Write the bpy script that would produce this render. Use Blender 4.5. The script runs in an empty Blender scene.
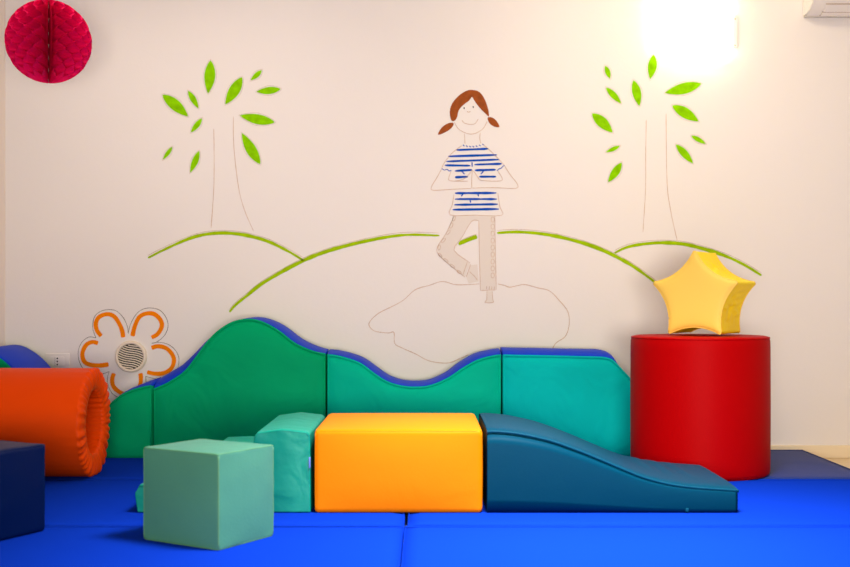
import bpy, bmesh, math, random
from mathutils import Vector, noise
random.seed(7)
S = bpy.context.scene
C = S.collection
F, H0, CAMH, CX = 1150.0, 300.0, 0.78, 425.0     # focal length, horizon, eye height above the mats, centre column
WALL = 6.04

def pt(px, py, d):
    """point of the photograph on the fronto-parallel plane at distance d"""
    return ((px - CX) * d / F, CAMH + (H0 - py) * d / F)

# ------------------------------------------------------------------ materials
def srgb(r, g, b):
    f = lambda c: (c / 12.92) if c <= 0.04045 else ((c + 0.055) / 1.055) ** 2.4
    return (f(r / 255), f(g / 255), f(b / 255), 1)

def mat(name, col, rough=0.5, spec=0.5, bump=0.0, scale=40, vary=0.0, vscale=6, stretch=None, emit=None, estr=0, metal=0, wrinkle=0.0, wscale=5):
    m = bpy.data.materials.new(name); m.use_nodes = True
    nt = m.node_tree; b = nt.nodes['Principled BSDF']
    b.inputs['Base Color'].default_value = col
    b.inputs['Roughness'].default_value = rough
    b.inputs['Specular IOR Level'].default_value = spec
    b.inputs['Metallic'].default_value = metal
    tc = nt.nodes.new('ShaderNodeTexCoord'); mp = nt.nodes.new('ShaderNodeMapping')
    nt.links.new(tc.outputs['Object'], mp.inputs['Vector'])
    if stretch: mp.inputs['Scale'].default_value = stretch
    prev = None
    if bump:
        n = nt.nodes.new('ShaderNodeTexNoise'); n.inputs['Scale'].default_value = scale; n.inputs['Detail'].default_value = 4
        nt.links.new(mp.outputs[0], n.inputs['Vector'])
        bp = nt.nodes.new('ShaderNodeBump'); bp.inputs['Strength'].default_value = bump; bp.inputs['Distance'].default_value = 0.004
        nt.links.new(n.outputs['Fac'], bp.inputs['Height']); nt.links.new(bp.outputs[0], b.inputs['Normal']); prev = bp
    if wrinkle:
        n = nt.nodes.new('ShaderNodeTexNoise'); n.inputs['Scale'].default_value = wscale; n.inputs['Detail'].default_value = 2
        n.inputs['Distortion'].default_value = 1.2
        nt.links.new(mp.outputs[0], n.inputs['Vector'])
        bp = nt.nodes.new('ShaderNodeBump'); bp.inputs['Strength'].default_value = wrinkle; bp.inputs['Distance'].default_value = 0.03
        nt.links.new(n.outputs['Fac'], bp.inputs['Height'])
        if prev: nt.links.new(prev.outputs[0], bp.inputs['Normal'])
        nt.links.new(bp.outputs[0], b.inputs['Normal'])
    if vary:
        n = nt.nodes.new('ShaderNodeTexNoise'); n.inputs['Scale'].default_value = vscale; n.inputs['Detail'].default_value = 5
        nt.links.new(mp.outputs[0], n.inputs['Vector'])
        r = nt.nodes.new('ShaderNodeValToRGB')
        r.color_ramp.elements[0].position = 0.3; r.color_ramp.elements[1].position = 0.7
        r.color_ramp.elements[0].color = tuple(c * (1 - vary) for c in col[:3]) + (1,)
        r.color_ramp.elements[1].color = tuple(min(1, c * (1 + vary)) for c in col[:3]) + (1,)
        nt.links.new(n.outputs['Fac'], r.inputs['Fac']); nt.links.new(r.outputs[0], b.inputs['Base Color'])
    if emit:
        b.inputs['Emission Color'].default_value = emit; b.inputs['Emission Strength'].default_value = estr
    return m

M = dict(
    wall=mat('wall_paint', srgb(238, 232, 226), 0.85, 0.1, 0.12, 60),
    ceil=mat('ceiling_paint', srgb(235, 228, 218), 0.85, 0.2),
    base=mat('skirting_paint', srgb(240, 222, 188), 0.45, 0.4),
    trim=mat('trim_paint', srgb(233, 219, 205), 0.6, 0.3),
    floor=mat('pale_wood', srgb(232, 208, 165), 0.4, 0.4, 0.1, 20, 0.08, 3, (1, 14, 1)),
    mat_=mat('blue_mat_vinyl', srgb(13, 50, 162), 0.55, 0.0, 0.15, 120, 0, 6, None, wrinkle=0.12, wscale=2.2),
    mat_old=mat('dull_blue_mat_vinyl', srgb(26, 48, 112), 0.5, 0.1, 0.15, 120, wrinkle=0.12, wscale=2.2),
    green=mat('green_vinyl', srgb(0, 164, 106), 0.6, 0.03, 0.1, 90, 0.06, 3, wrinkle=0.4, wscale=4),
    green_b=mat('green_vinyl_bluish', srgb(0, 180, 144), 0.6, 0.03, 0.1, 90, 0.05, 3, wrinkle=0.4, wscale=4),  # bluer, slightly lighter green for the dipped panel
    green_c=mat('green_vinyl_teal', srgb(0, 182, 174), 0.6, 0.03, 0.1, 90, 0.05, 3, wrinkle=0.4, wscale=4),
    blue=mat('blue_vinyl', srgb(6, 60, 205), 0.5, 0.08, 0.1, 90),
    turq=mat('turquoise_vinyl', srgb(0, 138, 112), 0.45, 0.2, 0.1, 90, 0.05, 4, wrinkle=0.3, wscale=6),
    yellow=mat('amber_vinyl', srgb(240, 123, 0), 0.5, 0.06, 0.12, 120, wrinkle=0.08, wscale=4),
    petrol=mat('petrol_vinyl', srgb(0, 56, 74), 0.45, 0.03, 0.1, 120, wrinkle=0.06, wscale=4),
    petrol_l=mat('petrol_piping', srgb(6, 66, 84), 0.45, 0.05),
    navy=mat('navy_vinyl', srgb(0, 18, 62), 0.45, 0.12, 0.1, 90),
    red=mat('red_vinyl', srgb(168, 0, 2), 0.5, 0.04, 0.12, 150),
    star=mat('yellow_vinyl', srgb(246, 202, 86), 0.55, 0.25, 0.1, 90),
    star_s=mat('bright_yellow_vinyl', srgb(255, 224, 0), 0.55, 0.25, 0.1, 90, wrinkle=0.3, wscale=9),
    mint=mat('mint_vinyl', srgb(72, 132, 106), 0.45, 0.2, 0.15, 120, 0.04, 3, wrinkle=0.08, wscale=5),
    mint_s=mat('mint_seam', srgb(86, 138, 98), 0.5, 0.25),
    orange=mat('orange_satin', srgb(238, 72, 0), 0.45, 0.08, 0.1, 60, wrinkle=0.12, wscale=5),
    orange_r=mat('orange_gather', srgb(245, 72, 0), 0.4, 0.35, 0.1, 60),
    tissue=mat('crimson_tissue', srgb(238, 0, 92), 0.7, 0.2),
    thread=mat('thread', srgb(200, 190, 180), 0.7),
    leaf=mat('leaf_paint', srgb(136, 204, 0), 0.8, 0.05, 0, 40, 0.18, 30),
    hill=mat('hill_paint', srgb(156, 192, 8), 0.8, 0.05, 0, 40, 0.15, 20),
    petal=mat('petal_paint', srgb(250, 134, 6), 0.8, 0.05, 0, 40, 0.06, 20),
    pencil=mat('pencil_line', srgb(206, 178, 156), 0.8, 0.1, 0, 40, 0.15, 60),
    pencil_d=mat('graphite_line', srgb(140, 130, 122), 0.8, 0.1, 0, 40, 0.15, 60),
    hair=mat('hair_paint', srgb(152, 74, 22), 0.7, 0.2, 0, 40, 0.2, 40),
    stripe=mat('stripe_paint', srgb(8, 78, 185), 0.8, 0.05, 0, 40, 0.15, 40),
    trous=mat('trouser_wash', srgb(229, 219, 208), 0.8, 0.1),
    plastic=mat('cream_plastic', srgb(236, 222, 200), 0.4, 0.5),
    white=mat('white_plastic', srgb(240, 234, 226), 0.35, 0.5),
    dark=mat('dark_recess', srgb(28, 24, 22), 0.7, 0.2),
    gap=mat('shadow_gap', srgb(190, 172, 156), 0.7, 0.2),
    metal=mat('screw_metal', srgb(160, 150, 140), 0.4, 0.5, metal=0.8),
    tag=mat('care_tag', srgb(110, 130, 200), 0.7, 0.2),
    lamp=mat('lit_diffuser', srgb(255, 250, 235), 0.5, 0.3, emit=(1.0, 0.86, 0.58, 1), estr=4.2),
)

# ------------------------------------------------------------------ object helpers
def worldloc(o):
    v = Vector((0, 0, 0))
    while o: v += Vector(o.location); o = o.parent
    return v

def obj(name, bm, m, parent=None, smooth=True, wn=False, label=None):
    if parent: bmesh.ops.translate(bm, verts=bm.verts, vec=-worldloc(parent))
    bmesh.ops.recalc_face_normals(bm, faces=bm.faces)
    me = bpy.data.meshes.new(name); bm.to_mesh(me); bm.free()
    me.materials.append(m)
    for p in me.polygons: p.use_smooth = smooth
    o = bpy.data.objects.new(name, me); C.objects.link(o)
    if parent: o.parent = parent
    if wn:
        w = o.modifiers.new('wn', 'WEIGHTED_NORMAL'); w.keep_sharp = True
    if label: o['label'] = label
    return o

def tag(o, label, cat, group=None):
    o['label'] = label; o['category'] = cat
    if group: o['group'] = group
    return o

def thing(name, label, cat, loc, group=None):
    o = bpy.data.objects.new(name, None); o.empty_display_size = 0.05
    C.objects.link(o); o.location = loc
    return tag(o, label, cat, group)

def struct(name, bm, m, parent=None, smooth=False):
    o = obj(name, bm, m, parent, smooth)
    o['kind'] = 'structure'
    return o

def box(bm, x0, x1, y0, y1, z0, z1, bev=0, seg=2):
    r = bmesh.ops.create_cube(bm, size=1)
    for v in r['verts']:
        v.co = Vector(((x0 + x1) / 2 + v.co.x * (x1 - x0), (y0 + y1) / 2 + v.co.y * (y1 - y0), (z0 + z1) / 2 + v.co.z * (z1 - z0)))
    if bev:
        es = list({e for v in r['verts'] for e in v.link_edges})
        bmesh.ops.bevel(bm, geom=es, offset=bev, segments=seg, affect='EDGES', profile=0.5)
    return bm

def nb(): return bmesh.new()

def spline(P, n=8, closed=False):
    P = [Vector(p) for p in P]; out = []
    N = len(P); R = N if closed else N - 1
    for i in range(R):
        if closed: a, b, c, d = P[(i - 1) % N], P[i], P[(i + 1) % N], P[(i + 2) % N]
        else: a, b, c, d = P[max(i - 1, 0)], P[i], P[i + 1], P[min(i + 2, N - 1)]
        for k in range(n):
            t = k / n
            out.append(0.5 * ((2 * b) + (c - a) * t + (2 * a - 5 * b + 4 * c - d) * t * t + (3 * b - a - 3 * c + d) * t ** 3))
    if not closed: out.append(P[-1])
    return out

def tube(bm, P, r, closed=False, k=8, cap=True):
    P = [Vector(p) for p in P]; n = len(P); rings = []
    for i, p in enumerate(P):
        t = (P[(i + 1) % n] - P[i - 1]) if closed else (P[min(i + 1, n - 1)] - P[max(i - 1, 0)])
        t.normalize()
        a = t.cross(Vector((0, 0, 1)))
        if a.length < 0.05: a = t.cross(Vector((0, 1, 0)))
        a.normalize(); b = t.cross(a)
        rings.append([bm.verts.new(p + r * (math.cos(2 * math.pi * j / k) * a + math.sin(2 * math.pi * j / k) * b)) for j in range(k)])
    for i in range(n if closed else n - 1):
        A, B = rings[i], rings[(i + 1) % n]
        for j in range(k): bm.faces.new((A[j], A[(j + 1) % k], B[(j + 1) % k], B[j]))
    if cap and not closed:
        bm.faces.new(rings[0]); bm.faces.new(rings[-1])
    return bm

# --- a rounded, slightly puffed upholstered box ---
class Puff:
    def __init__(s, cen, half, r, bulge=0.01, ux=(1, 0, 0), uy=(0, 1, 0), wr=0.0, seed=0, flatbottom=True):
        s.c, s.h, s.r, s.b = Vector(cen), Vector(half), r, bulge
        s.ux, s.uy, s.uz = Vector(ux).normalized(), Vector(uy).normalized(), Vector((0, 0, 1))
        s.wr, s.seed, s.fb = wr, seed, flatbottom
    def pos(s, p, lift=0.0):
        p = Vector(p); a = Vector([p[i] * s.h[i] for i in range(3)])
        q = Vector([max(-(s.h[i] - s.r), min(s.h[i] - s.r, a[i])) for i in range(3)])
        d = a - q
        if d.length > 1e-9:
            nn = d.normalized(); a = q + nn * (s.r + lift)
        else: nn = Vector((0, 0, 0))
        if s.b or s.wr:
            for i in range(3):
                j, k = (i + 1) % 3, (i + 2) % 3
                w = max(0, abs(p[i]) - 0.8) / 0.2
                if i == 2 and p[2] < 0 and s.fb: continue
                amt = s.b * (1 - abs(p[j]) ** 2.5) * (1 - abs(p[k]) ** 2.5) * w
                if s.wr: amt += s.wr * noise.noise(Vector((p[0] * 2.3 + s.seed, p[1] * 2.3, p[2] * 2.3))) * w
                a[i] += math.copysign(amt, p[i])
            if s.fb: a[2] = max(a[2], -s.h[2])
        return s.c + s.ux * a[0] + s.uy * a[1] + s.uz * a[2]
    def mesh(s):
        bm = nb()
        edge = [1 - x for x in (0, 0.012, 0.03, 0.05, 0.075, 0.11, 0.16, 0.24, 0.34, 0.46, 0.6, 0.75, 0.9)]
        g = sorted(set([-e for e in edge] + edge)); V = {}
        def vert(p):
            key = tuple(round(c, 5) for c in p)
            if key not in V: V[key] = bm.verts.new(s.pos(p))
            return V[key]
        for ax in range(3):
            for sg in (-1, 1):
                for i in range(len(g) - 1):
                    for j in range(len(g) - 1):
                        q = []
                        for (u, v) in ((g[i], g[j]), (g[i + 1], g[j]), (g[i + 1], g[j + 1]), (g[i], g[j + 1])):
                            p = [0, 0, 0]; p[ax] = sg; p[(ax + 1) % 3] = u; p[(ax + 2) % 3] = v
                            q.append(vert(p))
                        bm.faces.new(q)
        return bm
    def seam_loop(s, ax, sg, r=0.0025, lift=-0.0005):
        """piping round the face ax/sg"""
        L = [-1 + 2 * i / 24 for i in range(24)]
        P = []
        for (u, v) in [(t, -1) for t in L] + [(1, t) for t in L] + [(-t, 1) for t in L] + [(-1, -t) for t in L]:
            p = [0, 0, 0]; p[ax] = sg; p[(ax + 1) % 3] = u; p[(ax + 2) % 3] = v
            P.append(s.pos(p, lift))
        return tube(nb(), P, r, closed=True, k=6)
    def seam_line(s, a, b, r=0.0025, lift=-0.0005, n=24):
        a, b = Vector(a), Vector(b)
        return tube(nb(), [s.pos(a.lerp(b, i / n), lift) for i in range(n + 1)], r, k=6)

def prism(P, y0, y1, bev=0.015, seg=3):
    """closed outline in x/z extruded from y0 to y1"""
    bm = nb()
    f = bm.faces.new([bm.verts.new((x, y0, z)) for x, z in P])
    r = bmesh.ops.extrude_face_region(bm, geom=[f])
    bmesh.ops.translate(bm, verts=[v for v in r['geom'] if isinstance(v, bmesh.types.BMVert)], vec=(0, y1 - y0, 0))
    bmesh.ops.recalc_face_normals(bm, faces=bm.faces)
    if bev:
        es = [e for e in bm.edges if len(e.link_faces) == 2 and e.calc_face_angle(0) > 0.5]
        bmesh.ops.bevel(bm, geom=es, offset=bev, segments=seg, affect='EDGES', profile=0.5, clamp_overlap=True)
    return bm

# --- flat paint on the wall ---
YP = WALL - 0.0004
def paint_poly(P, lvl=1):
    bm = nb(); y = YP - 0.0004 * lvl
    f = bm.faces.new([bm.verts.new((x, y, z)) for x, z in P])
    r = bmesh.ops.extrude_face_region(bm, geom=[f])
    bmesh.ops.translate(bm, verts=[v for v in r['geom'] if isinstance(v, bmesh.types.BMVert)], vec=(0, 0.0003 * lvl, 0))
    bmesh.ops.triangulate(bm, faces=bm.faces)
    return bm

def paint_line(bm, P, w, lvl=2, rough=0.12, closed=False, taper=False):
    """brush stroke of width w along wall points P (x, z)"""
    P = [Vector(p).to_2d() if len(p) > 2 else Vector(p) for p in P]; n = len(P); y = YP - 0.0004 * lvl; yb = YP
    A = []
    for i, p in enumerate(P):
        t = (P[(i + 1) % n] - P[i - 1]) if closed else (P[min(i + 1, n - 1)] - P[max(i - 1, 0)])
        t.normalize(); nn = Vector((-t.y, t.x))
        k = 1 + rough * noise.noise(Vector((p.x * 25, p.y * 25, w * 900)))
        if not closed:
            e = min(i, n - 1 - i)
            if e == 0: k *= 0.55
            if taper: k *= 0.55 + 0.45 * min(1, e / (0.35 * n))
        a, b = p + nn * w / 2 * k, p - nn * w / 2 * k
        A.append([bm.verts.new((a.x, y, a.y)), bm.verts.new((b.x, y, b.y)), bm.verts.new((b.x, yb, b.y)), bm.verts.new((a.x, yb, a.y))])
    for i in range(n if closed else n - 1):
        q, s = A[i], A[(i + 1) % n]
        for j in range(4): bm.faces.new((q[j], q[(j + 1) % 4], s[(j + 1) % 4], s[j]))
    if not closed:
        bm.faces.new(A[0]); bm.faces.new(A[-1])
    return bm

PXW = WALL / F       # metres per photo pixel on the wall
def wp(px, py): return pt(px, py, WALL)
def wps(L, ox=0, oy=0, sc=1.0): return [wp(ox + u / sc, oy + v / sc) for u, v in L]
def stroke(L, wpx, lvl=2, n=6, rough=0.12, closed=False, taper=False, bm=None):
    return paint_line(bm or nb(), spline([Vector(p) for p in L], n, closed) if len(L) > 2 else [Vector(L[0]).lerp(Vector(L[1]), i / 8) for i in range(9)], wpx * PXW, lvl, rough, closed, taper)

# ------------------------------------------------------------------ the room
XL, XR, YF, ZC, ZF = -2.75, 2.95, -1.2, 2.75, -0.05
struct('floor', box(nb(), XL, XR, YF, WALL + 0.1, ZF - 0.1, ZF), M['floor'])
struct('wall_back', box(nb(), XL - 0.1, XR + 0.1, WALL, WALL + 0.1, ZF, ZC), M['wall'])
struct('wall_left', box(nb(), XL - 0.1, XL, YF, WALL, ZF, ZC), M['wall'])
struct('wall_right', box(nb(), XR, XR + 0.1, YF, WALL, ZF, ZC), M['wall'])
struct('ceiling', box(nb(), XL - 0.1, XR + 0.1, YF, WALL + 0.1, ZC, ZC + 0.1), M['ceil'])
struct('baseboard_back', box(nb(), XL, XR, WALL - 0.014, WALL, ZF, 0.018, 0.004), M['base'])
struct('trim_1', box(nb(), XL, wp(6, 0)[0], WALL - 0.012, WALL, 0.018, ZC, 0.003), M['trim'])

# ------------------------------------------------------------------ floor mats (2 m x 1 m)
mats = [
    (-2.115, -0.074, 2.98, 3.985, 'blue foam floor mat under the pale mint cube'),
    (-0.070, 1.975, 2.98, 3.985, 'blue foam floor mat in front of the yellow block and petrol ramp, nearest row'),
    (-2.115, -0.072, 3.995, 5.02, 'blue foam floor mat under the turquoise stepped block'),
    (-0.060, 1.975, 3.995, 5.02, 'blue foam floor mat under the petrol blue ramp'),
    (-2.115, -0.072, 5.026, 6.005, 'blue foam floor mat along the wall under the tall hill shaped green panel'),
    (-0.066, 1.975, 5.026, 6.005, 'blue foam floor mat along the wall, with bare corner beside the red cylinder'),
]
for x0, x1, y0, y1, lb in mats:
    o = thing('floor_mat', lb, 'mat', ((x0 + x1) / 2, (y0 + y1) / 2, ZF), 'blue foam floor mats')
    bm = nb(); bmesh.ops.create_grid(bm, x_segments=40, y_segments=20, size=0.5)
    for v in bm.verts:
        v.co = Vector((x0 + (v.co.x + .5) * (x1 - x0), y0 + (v.co.y + .5) * (y1 - y0), 0))
    bed = [e for e in bm.edges if e.is_boundary]
    r = bmesh.ops.extrude_edge_only(bm, edges=bed)
    for v in r['geom']:
        if isinstance(v, bmesh.types.BMVert): v.co.z = ZF
    for v in bm.verts:
        if v.co.z > -0.01:
            e = min(v.co.x - x0, x1 - v.co.x, v.co.y - y0, y1 - v.co.y)
            if e < 0.002: v.co.z = -0.006
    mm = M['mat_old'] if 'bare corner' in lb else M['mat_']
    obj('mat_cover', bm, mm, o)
    obj('seam', tube(nb(), [(x0 + .004, y0 + .004, -.005), (x1 - .004, y0 + .004, -.005), (x1 - .004, y1 - .004, -.005), (x0 + .004, y1 - .004, -.005)], 0.004, True, 6), mm, o)

# ------------------------------------------------------------------ green wave panels along the wall
PD, PT = 5.68, 0.22
def panel(label, top, offs, d=PD, t=PT, name='wave_panel', group='green wave panels along the wall', n=6, seed=0, bulge=0.012, cover='green'):
    P = spline([Vector(pt(x, y, d)) for x, y in top], n) if n > 1 else [Vector(pt(x, y, d)) for x, y in top]
    m = len(offs) - 1
    def off(i):
        u = i / (len(P) - 1) * m; k = min(int(u), m - 1); return offs[k] + (offs[k + 1] - offs[k]) * (u - k)
    x0, x1 = P[0].x, P[-1].x
    o = thing(name, label, 'foam panel', ((x0 + x1) / 2, d + t / 2, 0), group)
    bm = nb(); R = 18; front = []
    for i, p in enumerate(P):
        u = (p.x - x0) / (x1 - x0); col = []
        for j in range(R + 1):
            v = j / R; z = p.y * v
            e = max(0.0, min(p.x - x0, x1 - p.x, (1 - v) * p.y, v * p.y + .02))
            puff = 1 - math.exp(-e / 0.02)
            y = d + 0.012 - 0.012 * puff - bulge * math.sin(math.pi * u) ** .7 * math.sin(math.pi * (0.15 + .7 * v)) * puff
            y += 0.006 * puff * noise.noise(Vector((p.x * 4 + seed, z * 6 + p.x * 3, seed)))
            col.append(bm.verts.new((p.x, y, z)))
        front.append(col)
    back = [[bm.verts.new((p.x, d + t, p.y * j / 2)) for j in range(3)] for p in P]
    for i in range(len(P) - 1):
        for j in range(R): bm.faces.new((front[i][j], front[i + 1][j], front[i + 1][j + 1], front[i][j + 1]))
        for j in range(2): bm.faces.new((back[i][j], back[i][j + 1], back[i + 1][j + 1], back[i + 1][j]))
        bm.faces.new((front[i][R], front[i + 1][R], back[i + 1][2], back[i][2]))
        bm.faces.new((front[i][0], back[i][0], back[i + 1][0], front[i + 1][0]))
    for i in (0, -1):
        if P[i].y > 0.03:
            f0 = front[i]; b0 = back[i]
            bm.faces.new(f0 + b0[::-1])
    obj('front_cover', bm, M[cover], o)
    # the blue top strip bulges a little above the edge of the front
    prof = [(0.012, 0.0), (0.03, 0.35), (0.07, 0.75), (0.12, 0.95), (0.18, 1.0), (t, 1.0)]
    bm = nb(); rows = []
    for i, p in enumerate(P):
        a, b = P[max(i - 1, 0)], P[min(i + 1, len(P) - 1)]
        nn = Vector((-(b.y - a.y), b.x - a.x)).normalized()
        if i in (0, len(P) - 1): nn = Vector((0, 1))
        rows.append([bm.verts.new((max(x0, min(x1, p.x + nn.x * off(i) * w)), d + s, p.y + nn.y * (off(i) * w + 0.001))) for s, w in prof]
                    + [bm.verts.new((p.x, d + t, p.y - 0.002)), bm.verts.new((p.x, d + 0.012, p.y - 0.002))])
    for i in range(len(rows) - 1):
        K = len(rows[i])
        for j in range(K): bm.faces.new((rows[i][j], rows[i + 1][j], rows[i + 1][(j + 1) % K], rows[i][(j + 1) % K]))
    bm.faces.new(rows[0]); bm.faces.new(rows[-1][::-1])
    obj('top_strip', bm, M['blue'], o, label='blue curved top strip')
    obj('piping', tube(nb(), [(p.x, d + 0.011, p.y) for p in P], 0.006, k=6), M[cover], o)
    for i in (0, -1):
        if P[i].y > 0.1:
            obj('side_piping', tube(nb(), [(P[i].x + (0.005 if i == 0 else -0.005), d + 0.011, z) for z in (0.006, P[i].y * .5, P[i].y)], 0.005, k=6), M[cover], o)
    return o

panel('short green foam panel with rounded falling end beside the orange tunnel',
      [(79, 457), (84, 443), (92, 427), (101, 413), (110.6, 404.4), (121.2, 396), (131.7, 391), (142, 388), (151.6, 386.3)],
      [.01, .01, .012, .014, .016, .03], seed=3)
panel('tall hill shaped green foam panel with blue top against the wall',
      [(153.6, 389.8), (162, 386.4), (170.8, 381.9), (185, 372), (196.3, 357.9), (207.6, 342.4), (218.9, 331.1), (233, 322.6), (247.1, 319.8), (261.2, 322), (278.2, 331), (295.1, 343.8), (312.1, 351.4), (325.6, 354.6)],
      [.038, .048, .05, .045, .03, .012, .006, .006, .012, .022, .024, .02, .016], seed=9)
panel('green foam panel with a scooped dip in its top behind the yellow block',
      [(327.6, 355.3), (339.6, 356.9), (359.4, 363.4), (374.2, 374), (386.6, 381.9), (401.4, 386.6), (416.2, 387.8), (431, 386.2), (448.3, 379), (463.2, 369.1), (478, 360.9), (492.8, 356.7), (501.6, 355.5)],
      [.02, .02, .022, .024, .022, .02, .02, .02, .022, .026, .028, .026, .026], seed=14, cover='green_b')
panel('flat topped green foam panel sloping down behind the red cylinder',
      [(503.6, 355.6), (520, 356), (540, 356.3), (570, 357), (595, 357.6), (603, 358), (609, 359), (613.6, 361.2), (620, 367.5), (632, 380.5), (650, 400), (670, 422), (700, 454)],
      [.032, .032, .032, .032, .033, .034, .033, .026, .014, .008, .008, .008, .008], seed=21, cover='green_c')
# thick arch at the far end behind the tunnel
def arch():
    d, t = 5.48, 0.5
    P = spline([Vector(p) for p in [(-2.55, 0.36), (-2.40, 0.45), (-2.25, 0.515), (-2.118, 0.542), (-2.028, 0.506), (-1.953, 0.44), (-1.89, 0.35), (-1.84, 0.22), (-1.81, 0.02)]], 6)
    o = thing('foam_arch', 'green foam arch with wide blue top half hidden behind the orange tunnel', 'foam panel', (-2.2, d + t / 2, 0))
    out = [(p.x, p.y) for p in P] + [(-1.81, 0), (-2.55, 0)]
    obj('arch_body', prism(out, d, d + t, 0.006, 2), M['green'], o, wn=True)
    bm = nb(); rows = []
    for i, p in enumerate(P):
        a, b = P[max(i - 1, 0)], P[min(i + 1, len(P) - 1)]
        nn = Vector((-(b.y - a.y), b.x - a.x)).normalized()
        rows.append([bm.verts.new((p.x + nn.x * k, d + s, max(0.002, p.y + nn.y * k))) for s, k in ((.004, .001), (.02, .006), (t - .02, .006), (t - .004, .001), (t - .004, -.004), (.004, -.004))])
    for i in range(len(rows) - 1):
        for j in range(6): bm.faces.new((rows[i][j], rows[i + 1][j], rows[i + 1][(j + 1) % 6], rows[i][(j + 1) % 6]))
    bm.faces.new(rows[0]); bm.faces.new(rows[-1][::-1])
    obj('top_strip', bm, M['blue'], o, label='blue curved top strip')
arch()

# ------------------------------------------------------------------ yellow block
D0 = 4.211
o = thing('foam_block', 'long amber yellow foam block between the stepped block and the ramp', 'foam block', (-0.094, D0 + 0.315, 0))
pf = Puff((-0.0955, D0 + 0.317, 0.152), (0.308, 0.317, 0.152), 0.015, 0.012, wr=0.0, seed=2)
obj('cover', pf.mesh(), M['yellow'], o)
obj('seam', pf.seam_loop(2, 1), M['yellow'], o)
obj('side_seam', pf.seam_line((-1, -1, .92), (-1, -1, -.95)), M['yellow'], o)
obj('side_seam', pf.seam_line((1, -1, .92), (1, -1, -.95)), M['yellow'], o)

# ------------------------------------------------------------------ petrol ramp
o = thing('foam_ramp', 'petrol blue foam ramp sloping down from the yellow block towards the red cylinder', 'foam ramp', (0.69, D0 + 0.317, 0))
top = [pt(x, y, D0) for x, y in [(487.5, 430), (493.9, 429.4), (505, 430), (521.2, 432), (548.5, 438), (572.4, 446), (596.2, 455.4), (620.1, 465.6), (644, 475.2), (667.9, 481.6), (691.8, 485.2), (715.6, 487), (738, 488.6)]]
tp = spline([Vector(p) for p in top], 5)
out = [(0.2285, 0)] + [(p.x, p.y) for p in tp] + [(tp[-1].x + .002, 0.002)]
bm = nb(); NY = 18; W = 0.634; rows = []
for p in tp:
    row = []
    for j in range(NY + 1):
        s = j / NY; w = 0.5 - 0.5 * math.cos(math.pi * s) if j not in (0, NY) else s
        e = min(w, 1 - w) * W
        rd = 0.014 * math.exp(-e / 0.012)
        cr = 0.006 * (1 - (2 * w - 1) ** 4)
        u = p.x
        rip = 0.0
        for c, wd, am in ((0.86, 0.018, .011), (0.93, 0.020, .012), (1.0, .018, .008)):
            rip += am * math.exp(-((u - c - 0.03 * (1 - w)) / wd) ** 2) * max(0, min(1, (w - 0.2) / 0.3, (1 - w) / 0.25))
        row.append(bm.verts.new((p.x, D0 + w * W, max(.003, p.y - rd + cr + rip))))
    rows.append(row)
for i in range(len(rows) - 1):
    for j in range(NY): bm.faces.new((rows[i][j], rows[i + 1][j], rows[i + 1][j + 1], rows[i][j + 1]))
obj('top_cover', bm, M['petrol'], o)
bm = nb(); low = []
fr = [[bm.verts.new((p.x, D0 + (0.003 if j == 6 else 0.0) - 0.004 * math.sin(math.pi * j / 6), max(.003, (p.y - 0.005) * j / 6))) for j in range(7)] for p in tp]
bk = [[bm.verts.new((p.x, D0 + W, (p.y - 0.010) * j)) for j in (0, 1)] for p in tp]
for i in range(len(tp) - 1):
    for j in range(6): bm.faces.new((fr[i][j], fr[i + 1][j], fr[i + 1][j + 1], fr[i][j + 1]))
    bm.faces.new((bk[i][0], bk[i][1], bk[i + 1][1], bk[i + 1][0]))
    bm.faces.new((fr[i][0], bk[i][0], bk[i + 1][0], fr[i + 1][0]))
    bm.faces.new((fr[i][6], fr[i + 1][6], bk[i + 1][1], bk[i][1]))
for i in (0, -1): bm.faces.new(fr[i] + [bk[i][1], bk[i][0]])
obj('side_cover', bm, M['petrol'], o, wn=True)
obj('piping', tube(nb(), [(p.x, D0 + 0.003, p.y - 0.008) for p in tp], 0.0045, k=8), M['petrol_l'], o, label='paler piping along the sloping front edge')
obj('end_piping', tube(nb(), [(tp[-1].x, D0 + W * k / 10, tp[-1].y - .009 + .006 * (1 - (k / 5 - 1) ** 4)) for k in range(11)], 0.006, k=8), M['petrol_l'], o)
obj('zip_pull', box(nb(), 0.955, 0.967, D0 - 0.008, D0 + 0.004, 0.004, 0.018, 0.003), M['petrol_l'], o)

# ------------------------------------------------------------------ turquoise steps
o = thing('foam_steps', 'turquoise three-step foam block beside the yellow block', 'foam steps', (-0.73, D0 + 0.317, 0))
out = [(-1.052, 0.002), (-1.062, 0.070), (-1.043, 0.104), (-0.95, 0.107), (-0.838, 0.103), (-0.832, 0.198), (-0.826, 0.204), (-0.73, 0.207), (-0.630, 0.200), (-0.624, 0.280), (-0.612, 0.296), (-0.52, 0.308), (-0.43, 0.298), (-0.4195, 0.288), (-0.4175, 0.002)]
bm = prism(out, D0 + 0.002, D0 + 0.634, 0.012, 3)
obj('cover', bm, M['turq'], o, wn=True)
def yl(P, y, r, nm):
    return obj(nm, tube(nb(), [(x, y, z) for x, z in P], r, k=6), M['turq'], o)
yl([(-1.044, .096), (-.95, .104), (-.842, .099), (-.829, .19), (-.82, .200), (-.73, .203), (-.632, .196), (-.620, .275), (-.608, .290), (-.52, .302), (-.434, .293), (-.424, .28)], D0 + 0.006, 0.005, 'seam')
obj('care_tag', box(nb(), -0.4235, -0.4175, D0 - 0.003, D0 + 0.003, 0.165, 0.205, 0.001), M['tag'], o, label='small bluish fabric tag')

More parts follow.
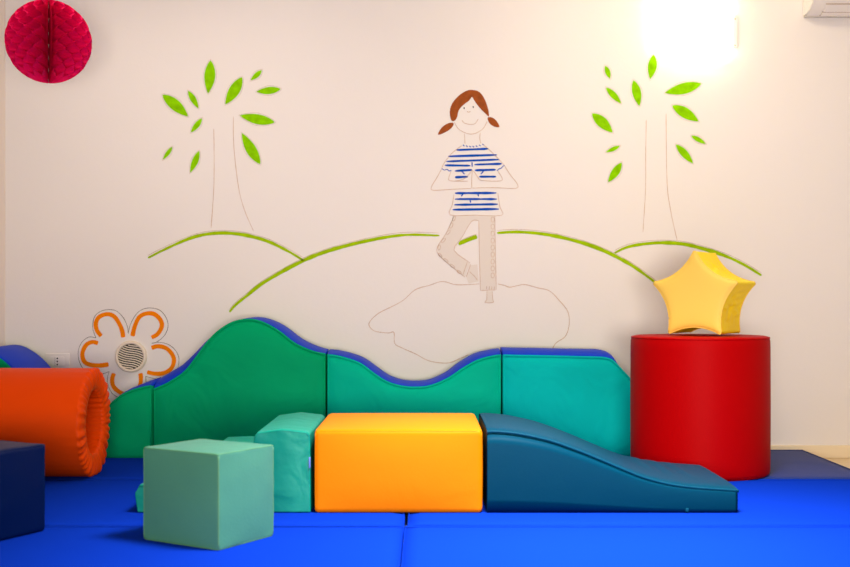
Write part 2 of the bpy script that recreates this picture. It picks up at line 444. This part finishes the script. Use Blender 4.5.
# ------------------------------------------------------------------ pale mint cube
a = Vector((-0.85, 0.527, 0)).normalized(); b = Vector((0.527, 0.85, 0)).normalized()
cn = Vector((-0.640, 3.574, 0)); LA, LB = 0.324, 0.268
cen = cn + a * LA / 2 + b * LB / 2 + Vector((0, 0, 0.1505))
o = thing('foam_cube', 'pale mint green foam cube standing alone on the front mat', 'foam cube', (cen.x, cen.y, 0))
pf = Puff(cen, (LA / 2, LB / 2, 0.1505), 0.007, 0.006, ux=-a, uy=b, wr=0.0015, seed=5)
obj('cover', pf.mesh(), M['mint'], o)
obj('seam', pf.seam_loop(2, 1), M['mint_s'], o)
obj('seam', pf.seam_loop(2, -1, lift=-0.001), M['mint_s'], o)
for sx, sy in ((1, -1), (-1, -1), (1, 1)):
    obj('corner_seam', pf.seam_line((sx, sy, .95), (sx, sy, -.95), 0.003), M['mint_s'], o, label='yellowed corner seam')

# ------------------------------------------------------------------ navy box
u = Vector((-0.47, -0.883, 0)); v = Vector((-0.883, 0.47, 0))
cen = Vector((-1.277, 3.885, 0)) + u * 0.25 + v * 0.25 + Vector((0, 0, 0.147))
o = thing('foam_box', 'dark blue foam box in the corner nearest the camera, before the orange tunnel', 'foam block', (cen.x, cen.y, 0))
pf = Puff(cen, (0.25, 0.25, 0.147), 0.014, 0.006, ux=-v, uy=-u, wr=0.003, seed=8)
obj('cover', pf.mesh(), M['navy'], o)
obj('seam', pf.seam_loop(2, 1, 0.0035), M['navy'], o)

# ------------------------------------------------------------------ red cylinder
def lathe(bm, prof, cx, cy, k=96):
    rings = [[bm.verts.new((cx + r * math.cos(2 * math.pi * j / k), cy + r * math.sin(2 * math.pi * j / k), z)) for j in range(k)] if r > 1e-6 else [bm.verts.new((cx, cy, z))] for r, z in prof]
    for A, B in zip(rings, rings[1:]):
        for j in range(k):
            if len(A) == 1: bm.faces.new((A[0], B[(j + 1) % k], B[j]))
            elif len(B) == 1: bm.faces.new((A[j], A[(j + 1) % k], B[0]))
            else: bm.faces.new((A[j], A[(j + 1) % k], B[(j + 1) % k], B[j]))
    return bm
CXX, CYY, CR, CH = 1.2535, 5.24, 0.310, 0.618
o = thing('foam_cylinder', 'big red foam cylinder standing upright beneath the yellow star', 'foam cylinder', (CXX, CYY, 0))
obj('side_cover', lathe(nb(), [(CR - .012, 0.0), (CR - .004, .006), (CR - .001, 0.02), (CR, .06), (CR + .001, .3), (CR, CH - .05), (CR - .001, CH - .022), (CR - .004, CH - .010)], CXX, CYY), M['red'], o)
obj('top_cover', lathe(nb(), [(CR - .004, CH - .010), (CR - .009, CH - .003), (CR - .02, CH), (CR * .6, CH + .001), (0, CH + .001)], CXX, CYY), M['red'], o)
obj('bottom_cover', lathe(nb(), [(0, 0.001), (CR - .012, 0.0)], CXX, CYY), M['red'], o)
obj('piping', tube(nb(), [(CXX + (CR - .005) * math.cos(t * math.pi / 48), CYY + (CR - .005) * math.sin(t * math.pi / 48), CH - .008) for t in range(96)], 0.004, True, 6), M['red'], o)

# ------------------------------------------------------------------ yellow star on the cylinder
ST = 0.26; SR = 0.213; ang = math.radians(33)
ex = Vector((math.cos(ang), -math.sin(ang), 0)); ey = Vector((math.sin(ang), math.cos(ang), 0)); ez = Vector((0, 0, 1))
sc = Vector((1.277, 5.245, CH + 0.001 + SR * math.cos(math.radians(36)) + 0.004))
o = thing('foam_star', 'yellow star shaped foam cushion standing on the red cylinder', 'star cushion', (sc.x, sc.y, CH + .001))
def star_outline(scale=1.0, n=26):
    tips = [Vector((SR * math.sin(2 * math.pi * k / 5), SR * math.cos(2 * math.pi * k / 5))) for k in range(5)]
    out = []
    for k in range(5):
        A, B = tips[k], tips[(k + 1) % 5]
        mid = (A + B) / 2; Cc = mid * (0.475 / 0.809)
        for i in range(n):
            t = (i + 0.5) / n * 0.955 + 0.0225
            p = (1 - t) ** 2 * A + 2 * t * (1 - t) * Cc + t * t * B
            out.append(p * scale)
    return out
OUT = star_outline()
NS = len(OUT)
def sp(p, w, lift=0): return sc + ex * p.x + ez * p.y + ey * (w * ST) 
def star_face(sg):
    bm = nb(); rings = []
    for f in (1.0, .992, .975, .95, .91, .84, .7, .45):
        puff = 0.010 * (1 - f ** 14)
        rings.append([bm.verts.new(sc + ex * p.x * f + ez * (p.y * f) + ey * sg * (ST / 2 + puff)) for p in OUT])
    c = bm.verts.new(sc + ey * sg * (ST / 2 + .010))
    for A, B in zip(rings, rings[1:]):
        for i in range(NS): bm.faces.new((A[i], A[(i + 1) % NS], B[(i + 1) % NS], B[i]))
    for i in range(NS): bm.faces.new((rings[-1][i], rings[-1][(i + 1) % NS], c))
    return bm
obj('face_cover', star_face(-1), M['star'], o)
obj('face_cover', star_face(1), M['star'], o)
bm = nb(); rows = []; NW = 22
for i, p in enumerate(OUT):
    row = []
    k = (i % 26) / 26; valley = math.sin(math.pi * k)
    for j in range(NW + 1):
        w = -0.5 + j / NW; e = math.sin(math.pi * j / NW)
        wr = 0.016 * valley * e * noise.noise(Vector((i * 0.55, w * 5, 3)))
        wr += 0.018 * valley * (math.exp(-j / 2.2) + math.exp(-(NW - j) / 2.2)) * noise.noise(Vector((i * 1.3, 0, 9))) * (1 if 0 < j < NW else 0)
        q = p * (1 + wr / p.length)
        if p.y < -SR * .76: q = Vector((q.x, max(q.y, -SR * .809 - .004)))
        row.append(bm.verts.new(sp(q, w)))
    rows.append(row)
for i in range(NS):
    for j in range(NW): bm.faces.new((rows[i][j], rows[(i + 1) % NS][j], rows[(i + 1) % NS][j + 1], rows[i][j + 1]))
obj('gusset', bm, M['star_s'], o, label='bright yellow wrinkled side band')
for sg in (-.5, .5):
    obj('piping', tube(nb(), [sp(p, sg) for p in OUT], 0.0028, True, 6), M['star'], o)

# ------------------------------------------------------------------ orange tunnel
TY, TR, TI, X1, X0 = 5.10, 0.239, 0.138, -1.452, -2.46
o = thing('foam_tunnel', 'bright orange padded foam tunnel lying on its side by the wall', 'play tunnel', ((X0 + X1) / 2, TY, 0))
def xring(bm, prof, k=120, amp=0.0):
    rings = []
    for x, r, a in prof:
        ring = []
        for j in range(k):
            th = 2 * math.pi * j / k
            w = a * (noise.noise(Vector((math.cos(th) * 9, math.sin(th) * 9, x * 6))) + .6 * math.sin(th * 37 + 2 * math.sin(th * 5)))
            rr = r + w
            ring.append(bm.verts.new((x + w * .5, TY + rr * math.cos(th), max(.0008, TR + rr * math.sin(th)))))
        rings.append(ring)
    for A, B in zip(rings, rings[1:]):
        for j in range(k): bm.faces.new((A[j], A[(j + 1) % k], B[(j + 1) % k], B[j]))
    return bm
obj('outer_cover', xring(nb(), [(X0 + .03, TR - .003, 0), (X0 + .3, TR, 0.0004), (-2.0, TR, .0004), (-1.7, TR, .0004), (-1.6, TR, .0004), (-1.52, TR, .0006), (X1 - .021, TR - .0005, .0015)]), M['orange'], o)
obj('inner_lining', xring(nb(), [(X0 + .03, TI, 0.001), (-2.2, TI, .003), (-1.9, TI, .004), (-1.7, TI, .004), (-1.55, TI, .005), (X1 - .022, TI, .005)]), M['orange'], o)
mid = (TR + TI) / 2; hw = (TR - TI) / 2
def rim(xe, sg):
    pr = []
    for i in range(15):
        a_ = math.pi * i / 14
        pr.append((xe - sg * .022 + sg * .022 * math.sin(a_) ** .8, mid + hw * math.cos(a_), (.008 * math.sin(a_) + .003)))
    return xring(nb(), pr, 220)
obj('gathered_rim', rim(X1, 1), M['orange'], o, label='gathered orange end rim')
obj('gathered_rim', rim(X0, -1), M['orange'], o)

# ------------------------------------------------------------------ crimson honeycomb paper ball
BY = 5.2; bx, bz = pt(49.2, 41.6, BY); BR = 41.8 * BY / F
o = thing('paper_ball', 'crimson honeycomb paper ball hanging near the wall', 'paper decoration', (bx, BY, bz))
bm = nb(); N = 30; gap = math.radians(7); NZ = 64; NR = 7
dphi = (2 * math.pi - gap) / (N - 1); start = math.radians(-71) + gap / 2
for k in range(N):
    ph = start + k * dphi; rows = []
    for i in range(NZ + 1):
        th = math.pi * i / NZ; z = -BR * math.cos(th) * .985; rm = BR * math.sin(th)
        cyc = z / BR * 3.3; tri = abs((cyc - math.floor(cyc)) * 2 - 1) * 2 - 1
        tri = max(-.8, min(.8, tri * 1.3)) / .8
        wob = 0 if k in (0, N - 1) else (dphi * .47) * tri * (1 if k % 2 else -1)
        row = []
        for j in range(NR + 1):
            r = rm * (0.04 + 0.96 * j / NR)
            row.append(bm.verts.new((bx + r * math.cos(ph + wob), BY + r * math.sin(ph + wob), bz + z)))
        rows.append(row)
    for i in range(NZ):
        for j in range(NR): bm.faces.new((rows[i][j], rows[i + 1][j], rows[i + 1][j + 1], rows[i][j + 1]))
ob = obj('honeycomb_tissue', bm, M['tissue'], o, smooth=False)
obj('hanging_thread', tube(nb(), [(bx, BY, bz + BR * .9), (bx, BY, ZC)], 0.001, k=6), M['thread'], o)

# ------------------------------------------------------------------ wall lamp
lx0, lx1 = wp(651, 0)[0], wp(732, 0)[0]; lz0 = 2.088; lz1 = 2.47
o = thing('wall_lamp', 'glowing square wall lamp with white diffuser above the painted tree', 'wall lamp', ((lx0 + lx1) / 2, WALL, (lz0 + lz1) / 2))
obj('mounting_plate', box(nb(), lx0 + .01, wp(737.5, 0)[0], WALL - .012, WALL, wp(0, 48)[1], wp(0, 16)[1], .002), M['white'], o)
for py in (19.5, 46):
    x, z = wp(734.8, py)
    bm = nb(); bmesh.ops.create_uvsphere(bm, u_segments=12, v_segments=8, radius=.004)
    for v_ in bm.verts: v_.co = Vector((x + v_.co.x, WALL - .0125 + v_.co.y * .5, z + v_.co.z))
    obj('screw', bm, M['metal'], o)
bm = nb(); rows = []
for i in range(17):
    u_ = -1 + i / 8; row = []
    for j in range(17):
        w_ = -1 + j / 8
        y = WALL - .03 - .06 * (1 - abs(u_) ** 4) * (1 - abs(w_) ** 4) ** .5
        z = (lz0 + lz1) / 2 + w_ * (lz1 - lz0) / 2
        row.append(bm.verts.new(((lx0 + lx1) / 2 + u_ * (lx1 - lx0) / 2, y, z)))
    rows.append(row)
for i in range(16):
    for j in range(16): bm.faces.new((rows[i][j], rows[i + 1][j], rows[i + 1][j + 1], rows[i][j + 1]))
r = bmesh.ops.extrude_edge_only(bm, edges=[e for e in bm.edges if e.is_boundary])
for v_ in r['geom']:
    if isinstance(v_, bmesh.types.BMVert): v_.co.y = WALL - .014
obj('diffuser', bm, M['lamp'], o, label='glowing white diffuser')
obj('lower_diffuser', box(nb(), wp(668, 0)[0], wp(727.5, 0)[0], WALL - .075, WALL - .004, wp(0, 60)[1], lz0 + .03, .006), M['lamp'], o)

# ------------------------------------------------------------------ air conditioner
ax0, ax1 = 1.985, 2.80
o = thing('air_conditioner', 'white wall mounted air conditioner in the upper corner', 'air conditioner', ((ax0 + ax1) / 2, WALL, 2.25))
prof = [(0.0, 2.262), (0.05, 2.262), (0.10, 2.272), (0.155, 2.298), (0.185, 2.335), (0.195, 2.39), (0.195, 2.50), (0.17, 2.54), (0.0, 2.545)]
bm = nb()
L = [bm.verts.new((ax0, WALL - y, z)) for y, z in prof]; R_ = [bm.verts.new((ax1, WALL - y, z)) for y, z in prof]
for i in range(len(prof)):
    k = (i + 1) % len(prof); bm.faces.new((L[i], L[k], R_[k], R_[i]))
bm.faces.new(L); bm.faces.new(R_[::-1])
bmesh.ops.bevel(bm, geom=[e for e in bm.edges if abs(e.verts[0].co.x - e.verts[1].co.x) < 1e-6], offset=.008, segments=2, affect='EDGES')
obj('housing', bm, M['white'], o, wn=True)
bm = nb()
for (ya, za, yb, zb) in ((.058, 2.2595, .098, 2.268), (.103, 2.2695, .152, 2.293)):
    q = [bm.verts.new((x, WALL - y, z - .003)) for x, y, z in ((ax0 + .075, ya, za), (ax1 - .05, ya, za), (ax1 - .05, yb, zb), (ax0 + .075, yb, zb))]
    f = bm.faces.new(q)
    r = bmesh.ops.extrude_face_region(bm, geom=[f])
    bmesh.ops.translate(bm, verts=[v_ for v_ in r['geom'] if isinstance(v_, bmesh.types.BMVert)], vec=(0, 0, .006))
obj('vent_louver', bm, M['white'], o, smooth=False)
bm = nb()
for (y, z) in ((.1005, 2.2672), (.1555, 2.2945), (.055, 2.2598)):
    box(bm, ax0 + .07, ax1 - .045, WALL - y - .002, WALL - y + .002, z - .0025, z + .003)
obj('vent_gap', bm, M['gap'], o, smooth=False)

# ------------------------------------------------------------------ socket and round grille
sx, sz = wp(58.5, 361.3)
o = thing('wall_socket', 'white wall socket plate above the orange tunnel', 'socket', (sx, WALL, sz))
obj('plate', box(nb(), sx - .064, sx + .064, WALL - .009, WALL, sz - .042, sz + .042, .004), M['white'], o)
obj('insert', box(nb(), sx - .036, sx + .036, WALL - .0115, WALL - .008, sz - .025, sz + .025, .0015), M['white'], o)
bm = nb()
for dz in (-.016, 0, .016):
    box(bm, sx - .0035, sx + .0035, WALL - .0122, WALL - .0108, sz + dz - .0035, sz + dz + .0035, .001)
obj('pin_holes', bm, M['dark'], o)
obj('switch_line', box(nb(), sx - .0125, sx - .0115, WALL - .0121, WALL - .0108, sz - .024, sz + .024), M['dark'], o)

gx, gz = wp(131.8, 356.6)
o = thing('air_vent', 'round cream air vent at the centre of the painted orange flower', 'vent', (gx, WALL, gz))
def ylathe(prof, k=64):
    bm = nb(); rings = [[bm.verts.new((gx + r * math.cos(2 * math.pi * j / k), WALL - y, gz + r * math.sin(2 * math.pi * j / k))) for j in range(k)] for r, y in prof]
    for A, B in zip(rings, rings[1:]):
        for j in range(k): bm.faces.new((A[j], A[(j + 1) % k], B[(j + 1) % k], B[j]))
    bm.faces.new(rings[-1]); return bm
obj('backing', ylathe([(.072, .001), (.072, .010)]), M['dark'], o)
obj('rim', (lambda bm: bm)(ylathe([(.084, .0), (.084, .010), (.080, .018), (.074, .021), (.069, .020), (.066, .013), (.066, .009)])), M['plastic'], o)
bpy.data.objects  # rim closes over the backing; open it
rim_o = [q for q in o.children if q.name.startswith('rim')][0]
bm = nb(); bm.from_mesh(rim_o.data); big = max(bm.faces, key=lambda f: len(f.verts)); bmesh.ops.delete(bm, geom=[big], context='FACES_ONLY'); bm.to_mesh(rim_o.data); bm.free()
ta = math.radians(-17)
for k in range(-5, 6):
    off_ = k * .0118; hl = math.sqrt(max(0, .0665 ** 2 - off_ ** 2))
    if hl < .01: continue
    P = []
    for i in range(13):
        s_ = -hl + 2 * hl * i / 12; b_ = off_ + .004 * math.sin(s_ / .0665 * math.pi)
        P.append((gx + s_ * math.cos(ta) - b_ * math.sin(ta), WALL - .0135, gz + s_ * math.sin(ta) + b_ * math.cos(ta)))
    obj('slat', tube(nb(), P, .0036, k=6), M['plastic'], o)

# ------------------------------------------------------------------ the wall painting
def leaf_shape(a, b, w):
    a, b = Vector(a), Vector(b); t = b - a; n = Vector((-t.y, t.x)).normalized()
    up, dn = [], []
    for i in range(17):
        s_ = i / 16; k = math.sin(math.pi * s_ ** .9) ** .85 * w / 2
        up.append(a + t * s_ + n * k * 1.08); dn.append(a + t * s_ - n * k * .92)
    return up + dn[-2:0:-1]
def leaf_part(root, a, b, w):
    P = leaf_shape(a, b, w)
    lf = obj('leaf', paint_poly([(p.x, p.y) for p in P], 2), M['leaf'], root, smooth=False)
    c = sum(P, Vector((0, 0))) / len(P)
    L = [c + (p - c) * 1.0 + (p - c).normalized() * .0065 for p in P]
    obj('outline', paint_line(nb(), L, .0018, 1, .3, closed=True), M['pencil'], lf, smooth=False)
def tree(label, leaves, trunks, base, ox, oy, sc_):
    x, z = wp(*base)
    o = thing('painted_tree', label, 'wall painting', (x, WALL, z), 'painted trees on the wall')
    for a, b, w in leaves:
        leaf_part(o, wp(ox + a[0] / sc_, oy + a[1] / sc_), wp(ox + b[0] / sc_, oy + b[1] / sc_), w / sc_ * PXW)
    for T in trunks:
        obj('trunk_line', stroke([wp(*q) for q in T], .55, 2, 8, .5), M['pencil'], o, smooth=False)
tree('painted tree with bright green leaves over the small hill beside the hanging ball',
     [((310, 45), (299, 190), 48), ((447, 118), (374, 238), 48), ((533, 88), (485, 132), 22), ((615, 170), (510, 182), 32), ((590, 315), (437, 285), 44), ((527, 498), (446, 362), 46),
      ((100, 195), (212, 290), 48), ((212, 178), (257, 255), 26), ((272, 298), (224, 360), 24), ((143, 422), (102, 478), 18), ((260, 440), (221, 535), 28)],
     [[(214.3, 129), (214.6, 150), (214.6, 176), (214, 195), (211.6, 228)], [(233.8, 117), (234.4, 147), (239, 187), (245, 210), (254, 231)]], (230, 232), 140, 50, 4.36)
tree('painted tree with bright green leaves under the glowing wall lamp',
     [((318, 55), (305, 148), 34), ((135, 98), (153, 146), 20), ((138, 180), (195, 240), 24), ((242, 152), (264, 250), 34), ((498, 165), (360, 200), 42), ((388, 248), (488, 308), 40),
      ((85, 278), (163, 350), 40), ((190, 400), (138, 424), 16), ((197, 463), (146, 538), 30), ((402, 395), (467, 467), 28), ((460, 362), (515, 393), 18)],
     [[(646.7, 120), (646.2, 155), (646, 190), (643.4, 232)], [(666.5, 114), (667.5, 181), (671, 210), (677.5, 240)]], (660, 242), 570, 40, 3.78)

def hill(label, parts):
    x, z = wp(*parts[0][len(parts[0]) // 2])
    o = thing('painted_hill', label, 'wall painting', (x, WALL, z), 'painted hill lines on the wall')
    for P in parts:
        obj('brush_stroke', stroke([wp(*q) for q in P], 3.7, 1, 8, .25, taper=len(P) > 3), M['hill'], o, smooth=False)
        obj('pencil_line', stroke([wp(q[0], q[1] - 2.6) for q in P], .5, 1, 8, .5), M['pencil'], o, smooth=False)
hill('small green painted hill line below the tree near the hanging ball', [[(148.5, 258), (165, 249.5), (190, 238.5), (210, 233.8), (230, 233.2), (250, 236), (270, 242), (290, 252), (304, 260.5)]])
hill('long green painted hill line crossing behind the painted girl', [
    [(230, 312), (236, 305), (247, 296), (265, 282), (300, 262.5), (330, 250.5), (370, 240.3), (405, 235), (440, 235.6)],
    [(459, 244), (468, 240), (477.5, 236.5)],
    [(497.5, 233), (520, 232), (550, 235), (580, 242), (605, 251), (630, 264), (648, 276.5), (660, 286)]])
hill('small green painted hill line behind the yellow star', [[(615, 253), (630, 246.5), (655, 243), (680, 243.6), (700, 247.7), (725, 255.6), (745, 265), (762, 275.5)]])

# puddle
G = lambda L: wps(L, 360, 260, 3.864)
o = thing('painted_cloud', 'pencil drawn cloud outline beneath the painted girl', 'wall painting', wp(470, 330)[:1] + (WALL,) + wp(470, 330)[1:])
obj('line_art', stroke(G([(463, 92), (420, 95), (370, 95), (320, 83), (270, 98), (215, 115), (170, 155), (125, 180), (75, 205), (42, 235), (38, 255), (60, 275), (110, 282), (133, 280), (136, 322), (165, 340), (215, 362), (270, 390), (340, 398), (390, 380), (420, 366)]), .75, 1, 5, .5), M['pencil'], o, smooth=False)
obj('line_art', stroke(G([(535, 93), (560, 98), (580, 105), (610, 99), (640, 95), (690, 108), (735, 120), (775, 160), (805, 200), (810, 250), (795, 295), (760, 320), (745, 345)]), .75, 1, 5, .5), M['pencil'], o, smooth=False)

# flower
G = lambda L: wps(L, 70, 300, 5.667)
o = thing('painted_flower', 'orange painted flower with petals around the round air vent', 'wall painting', (gx, WALL, gz - .2))
for P in ([(180, 205), (155, 170), (150, 130), (170, 95), (215, 80), (255, 95), (285, 140), (300, 180), (304, 212)],
          [(357, 205), (370, 150), (395, 98), (435, 77), (480, 80), (515, 112), (523, 150), (500, 192), (465, 213)],
          [(465, 272), (500, 262), (545, 272), (580, 305), (592, 345), (575, 390), (530, 415), (480, 417), (440, 408)],
          [(162, 245), (130, 238), (95, 255), (74, 300), (82, 345), (115, 366), (170, 371), (222, 365)],
          [(252, 415), (242, 450), (250, 490), (285, 522), (330, 535), (375, 515), (400, 480), (405, 440), (402, 415)]):
    obj('petal', stroke(G(P), 4.3, 2, 8, .12), M['petal'], o, smooth=False)
for P in ([(150, 215), (132, 160), (140, 100), (170, 68), (215, 55), (265, 62), (305, 100), (328, 150), (333, 190)],
          [(333, 190), (345, 140), (375, 85), (410, 55), (460, 45), (515, 60), (550, 105), (558, 155), (535, 205), (490, 240), (465, 245)],
          [(465, 245), (510, 240), (560, 252), (600, 285), (620, 330), (612, 390), (580, 430), (530, 450), (480, 445), (430, 432)],
          [(150, 215), (110, 210), (70, 240), (50, 290), (55, 345), (80, 390), (130, 410), (185, 418), (225, 405)],
          [(225, 405), (215, 450), (225, 500), (255, 540), (320, 565), (390, 550), (430, 490), (432, 432)]):
    obj('line_art', stroke(G(P), .6, 1, 8, .5), M['pencil_d'], o, smooth=False)

# girl
G2 = lambda L: wps(L, 420, 80, 4.727)
G3 = lambda L: wps(L, 420, 190, 4.727)
gxx, gzz = wp(478, 302)
g = thing('painted_girl', 'painted girl in a blue striped shirt standing on one leg, hands joined', 'wall painting', (gxx, WALL, gzz))
def fill(name, L, m, lvl=2, n=5, label=None):
    P = spline([Vector(p) for p in L], n, True) if n > 1 else [Vector(p) for p in L]
    return obj(name, paint_poly([(p.x, p.y) for p in P], lvl), m, g, smooth=False, label=label)
def line(name, L, m='pencil', w=.6, lvl=3, n=5, par=None, rough=.4):
    return obj(name, stroke(L, w, lvl, n, rough), M[m], par or g, smooth=False)
# trousers
tr = fill('trouser_leg', G3([(280, 122), (356, 122), (358, 250), (363, 470), (290, 474), (284, 300)]), M['trous'], 2, 1)
line('outline', G3([(280, 145), (283, 300), (288, 474)]), par=tr); line('outline', G3([(288, 475), (363, 472)]), par=tr); line('outline', G3([(356, 122), (358, 250), (363, 470)]), par=tr)
for i in range(9):
    yv = 140 + i * 33; P = [(346 + 8 * math.cos(t * math.pi / 5), yv + 12 * math.sin(t * math.pi / 5)) for t in range(10)]
    obj('ring_pattern', paint_line(nb(), [Vector(p) for p in spline([Vector(q) for q in G3(P)], 2, True)], .0026, 3, .3, True), M['pencil'], tr, smooth=False)
for xx in (318, 330, 342, 354):
    line('cuff_mark', G3([(xx, 455), (xx - 1, 470)]), par=tr)
tb = fill('trouser_leg', G3([(164, 122), (280, 122), (280, 145), (246, 148), (200, 225), (163, 285), (240, 345), (215, 412), (95, 310), (84, 272), (128, 200)]), M['trous'], 2, 1)
line('outline', G3([(164, 122), (128, 200), (84, 272), (95, 310), (150, 360), (215, 412)]), par=tb)
line('outline', G3([(280, 145), (246, 148), (200, 225), (163, 285), (240, 345)]), par=tb, n=3)
line('cuff', G3([(226, 340), (205, 402)]), par=tb); line('cuff', G3([(243, 350), (220, 412)]), par=tb)
for (x_, y_, dx, dy) in ((163, 135, -4, 12), (150, 168, -6, 12), (136, 200, -8, 10), (113, 238, -8, 10), (93, 272, -2, 12), (97, 308, 8, 8), (125, 333, 10, 7), (155, 360, 10, 7), (187, 388, 10, 7)):
    P = [(x_ + dx * math.cos(t * math.pi / 5) - dy * .45 * math.sin(t * math.pi / 5), y_ + dy * math.cos(t * math.pi / 5) + dx * .45 * math.sin(t * math.pi / 5)) for t in range(10)]
    obj('ring_pattern', paint_line(nb(), [Vector(p) for p in spline([Vector(q) for q in G3(P)], 2, True)], .003, 3, .3, True), M['pencil'], tb, smooth=False)
ft = fill('foot', G3([(236, 355), (274, 352), (280, 432), (232, 442), (222, 412)]), M['trous'], 2, 1)
line('outline', G3([(236, 385), (262, 410), (272, 425)]), par=ft)
ft = fill('foot', G3([(318, 478), (344, 478), (346, 518), (349, 532), (308, 532), (316, 518)]), M['trous'], 2, 1)
line('outline', G3([(318, 478), (318, 518), (308, 532), (349, 532), (346, 518), (344, 478)]), par=ft, n=2)
# shirt
line('shirt_outline', G3([(163, 20), (155, 70), (145, 118), (260, 119), (388, 120), (380, 80), (370, 15)]), n=3)
for A in ([(175, 331), (325, 325)], [(137, 361), (365, 354)], [(127, 385), (375, 376)], [(120, 403), (240, 405)], [(260, 400), (388, 396)], [(168, 430), (248, 425)], [(262, 427), (360, 424)], [(168, 460), (228, 457)], [(282, 457), (362, 457)]):
    obj('shirt_stripe', stroke(G2(A), 2.1, 3, 4, .35), M['stripe'], g, smooth=False)
for A in ([(168, 15), (363, 14)], [(168, 43), (365, 43)], [(165, 70), (370, 67)], [(157, 93), (375, 90)]):
    obj('shirt_stripe', stroke(G3(A), 2.1, 3, 4, .35), M['stripe'], g, smooth=False)
for A in (G2([(196, 428), (213, 445)]), G2([(305, 428), (290, 445)]), G2([(248, 388), (249, 410)]), G3([(208, 15), (197, 30)]), G3([(275, 13), (279, 30)]), G3([(238, 43), (242, 60)])):
    obj('shirt_mark', stroke(A, 1.2, 4, 4, .2), M['stripe'], g, smooth=False)
for i in range(7):
    t = i / 6
    obj('collar_stitch', stroke(G2([(205 + 92 * t, 306 + 8 * math.sin(math.pi * t) - 4 * t), (212 + 92 * t, 313 + 8 * math.sin(math.pi * t) - 6 * t)]), .9, 3, 4, .2), M['stripe'], g, smooth=False)
line('sleeve_hem', G2([(105, 418), (118, 426), (130, 422), (140, 430), (151, 427)]), 'stripe', .8)
line('sleeve_hem', G2([(366, 430), (376, 420), (386, 417), (394, 408), (402, 404)]), 'stripe', .8)
# arms, hands, neck
line('arm_outline', G2([(200, 310), (160, 340), (125, 380), (105, 415)]), n=4)
line('arm_outline', G2([(300, 305), (335, 335), (370, 370), (402, 404)]), n=4)
line('arm_outline', G2([(105, 420), (80, 465), (58, 502), (64, 521), (150, 517), (246, 512)]), n=4)
line('arm_outline', G2([(402, 406), (430, 450), (461, 490), (455, 512), (350, 509), (250, 511)]), n=4)
line('arm_outline', G2([(150, 430), (138, 470), (165, 478), (230, 478)]), n=4)
line('arm_outline', G2([(370, 430), (392, 472), (350, 478), (290, 475)]), n=4)
line('hand_outline', G2([(165, 478), (205, 470), (232, 448), (250, 428), (268, 448), (285, 472), (300, 476)]), n=4)
line('hand_outline', G2([(249, 430), (247, 470), (247, 511)]))
line('neck_outline', G2([(213, 255), (214, 278), (215, 302)])); line('neck_outline', G2([(287, 250), (285, 276), (290, 300)]))
# head
line('face_outline', G2([(165, 200), (185, 232), (225, 253), (262, 253), (300, 230), (320, 195)]))
line('smile', G2([(200, 190), (213, 204), (240, 210), (262, 206), (278, 184)]))
line('nose', G2([(224, 148), (232, 152), (241, 149)]))
for (x_, y_) in ((211, 133), (254, 128)):
    P = [(x_ + 3 * math.cos(t * math.pi / 5), y_ + 4.5 * math.sin(t * math.pi / 5)) for t in range(10)]
    fill('eye', G2(P), M['dark'], 3, 1)
fill('hair', G2([(150, 190), (143, 150), (155, 110), (185, 75), (220, 52), (250, 47), (285, 58), (310, 95), (325, 140), (328, 172), (315, 162), (285, 132), (262, 102), (248, 80), (235, 97), (205, 120), (185, 145), (178, 175), (165, 193)]), M['hair'], 3, 3)
fill('pigtail', G2([(160, 203), (135, 205), (105, 225), (87, 258), (112, 252), (142, 235), (158, 218)]), M['hair'], 3, 3)
fill('pigtail', G2([(322, 178), (345, 178), (365, 195), (378, 222), (352, 220), (330, 203)]), M['hair'], 3, 3)

# ------------------------------------------------------------------ light
def area(name, loc, tgt, sx, sy, power, col):
    l = bpy.data.lights.new(name, 'AREA'); l.shape = 'RECTANGLE'; l.size = sx; l.size_y = sy; l.energy = power; l.color = col
    o = bpy.data.objects.new(name, l); C.objects.link(o); o.location = loc
    o.rotation_euler = (Vector(tgt) - Vector(loc)).to_track_quat('-Z', 'Y').to_euler()
    return o
cl = area('ceiling_light', (0.6, 3.4, 2.72), (0.55, 3.6, 0), 0.9, 0.6, 80, (0.74, 0.89, 1.0))
cl.data.spread = math.radians(84)
area('wall_fill', (1.2, 5.0, 2.72), (1.2, 5.4, 0), 0.8, 0.4, 13, (1.0, 0.83, 0.56))  # added fill light, brightens the wall round the lamp; no fixture there
ws = area('wall_fill', (-1.3, 5.0, 2.72), (-1.5, 6.04, 1.2), 1.6, 0.2, 4.0, (1.0, 0.86, 0.74))  # second added fill light, lifts the left part of the wall
ws.data.spread = math.radians(100)
dl = area('front_fill', (0.2, -1.0, 0.6), (0.3, 5.0, 1.05), 2.0, 0.8, 55, (1.0, 0.92, 0.82))  # unseen warm fill light added behind the camera, no window modelled
dl.data.spread = math.radians(86)
w = bpy.data.worlds.new('world'); S.world = w; w.use_nodes = True
w.node_tree.nodes['Background'].inputs['Color'].default_value = (0.75, 0.82, 1.0, 1)
w.node_tree.nodes['Background'].inputs['Strength'].default_value = 0.02

# ------------------------------------------------------------------ camera
cam = bpy.data.cameras.new('camera'); co = bpy.data.objects.new('camera', cam); C.objects.link(co)
co.location = (0, 0, CAMH); co.rotation_euler = (math.pi / 2, 0, 0)
cam.sensor_width = 36; cam.lens = F * 36 / 850; cam.shift_x = 0.0006; cam.shift_y = (H0 - 283.5) / 850
cam.dof.use_dof = True; cam.dof.focus_distance = 5.3; cam.dof.aperture_fstop = 2.8
S.camera = co
S.view_settings.view_transform = 'Standard'; S.view_settings.look = 'None'; S.view_settings.gamma = 1; S.view_settings.exposure = 0.08
try: S.view_settings.use_curve_mapping = False
except Exception: pass
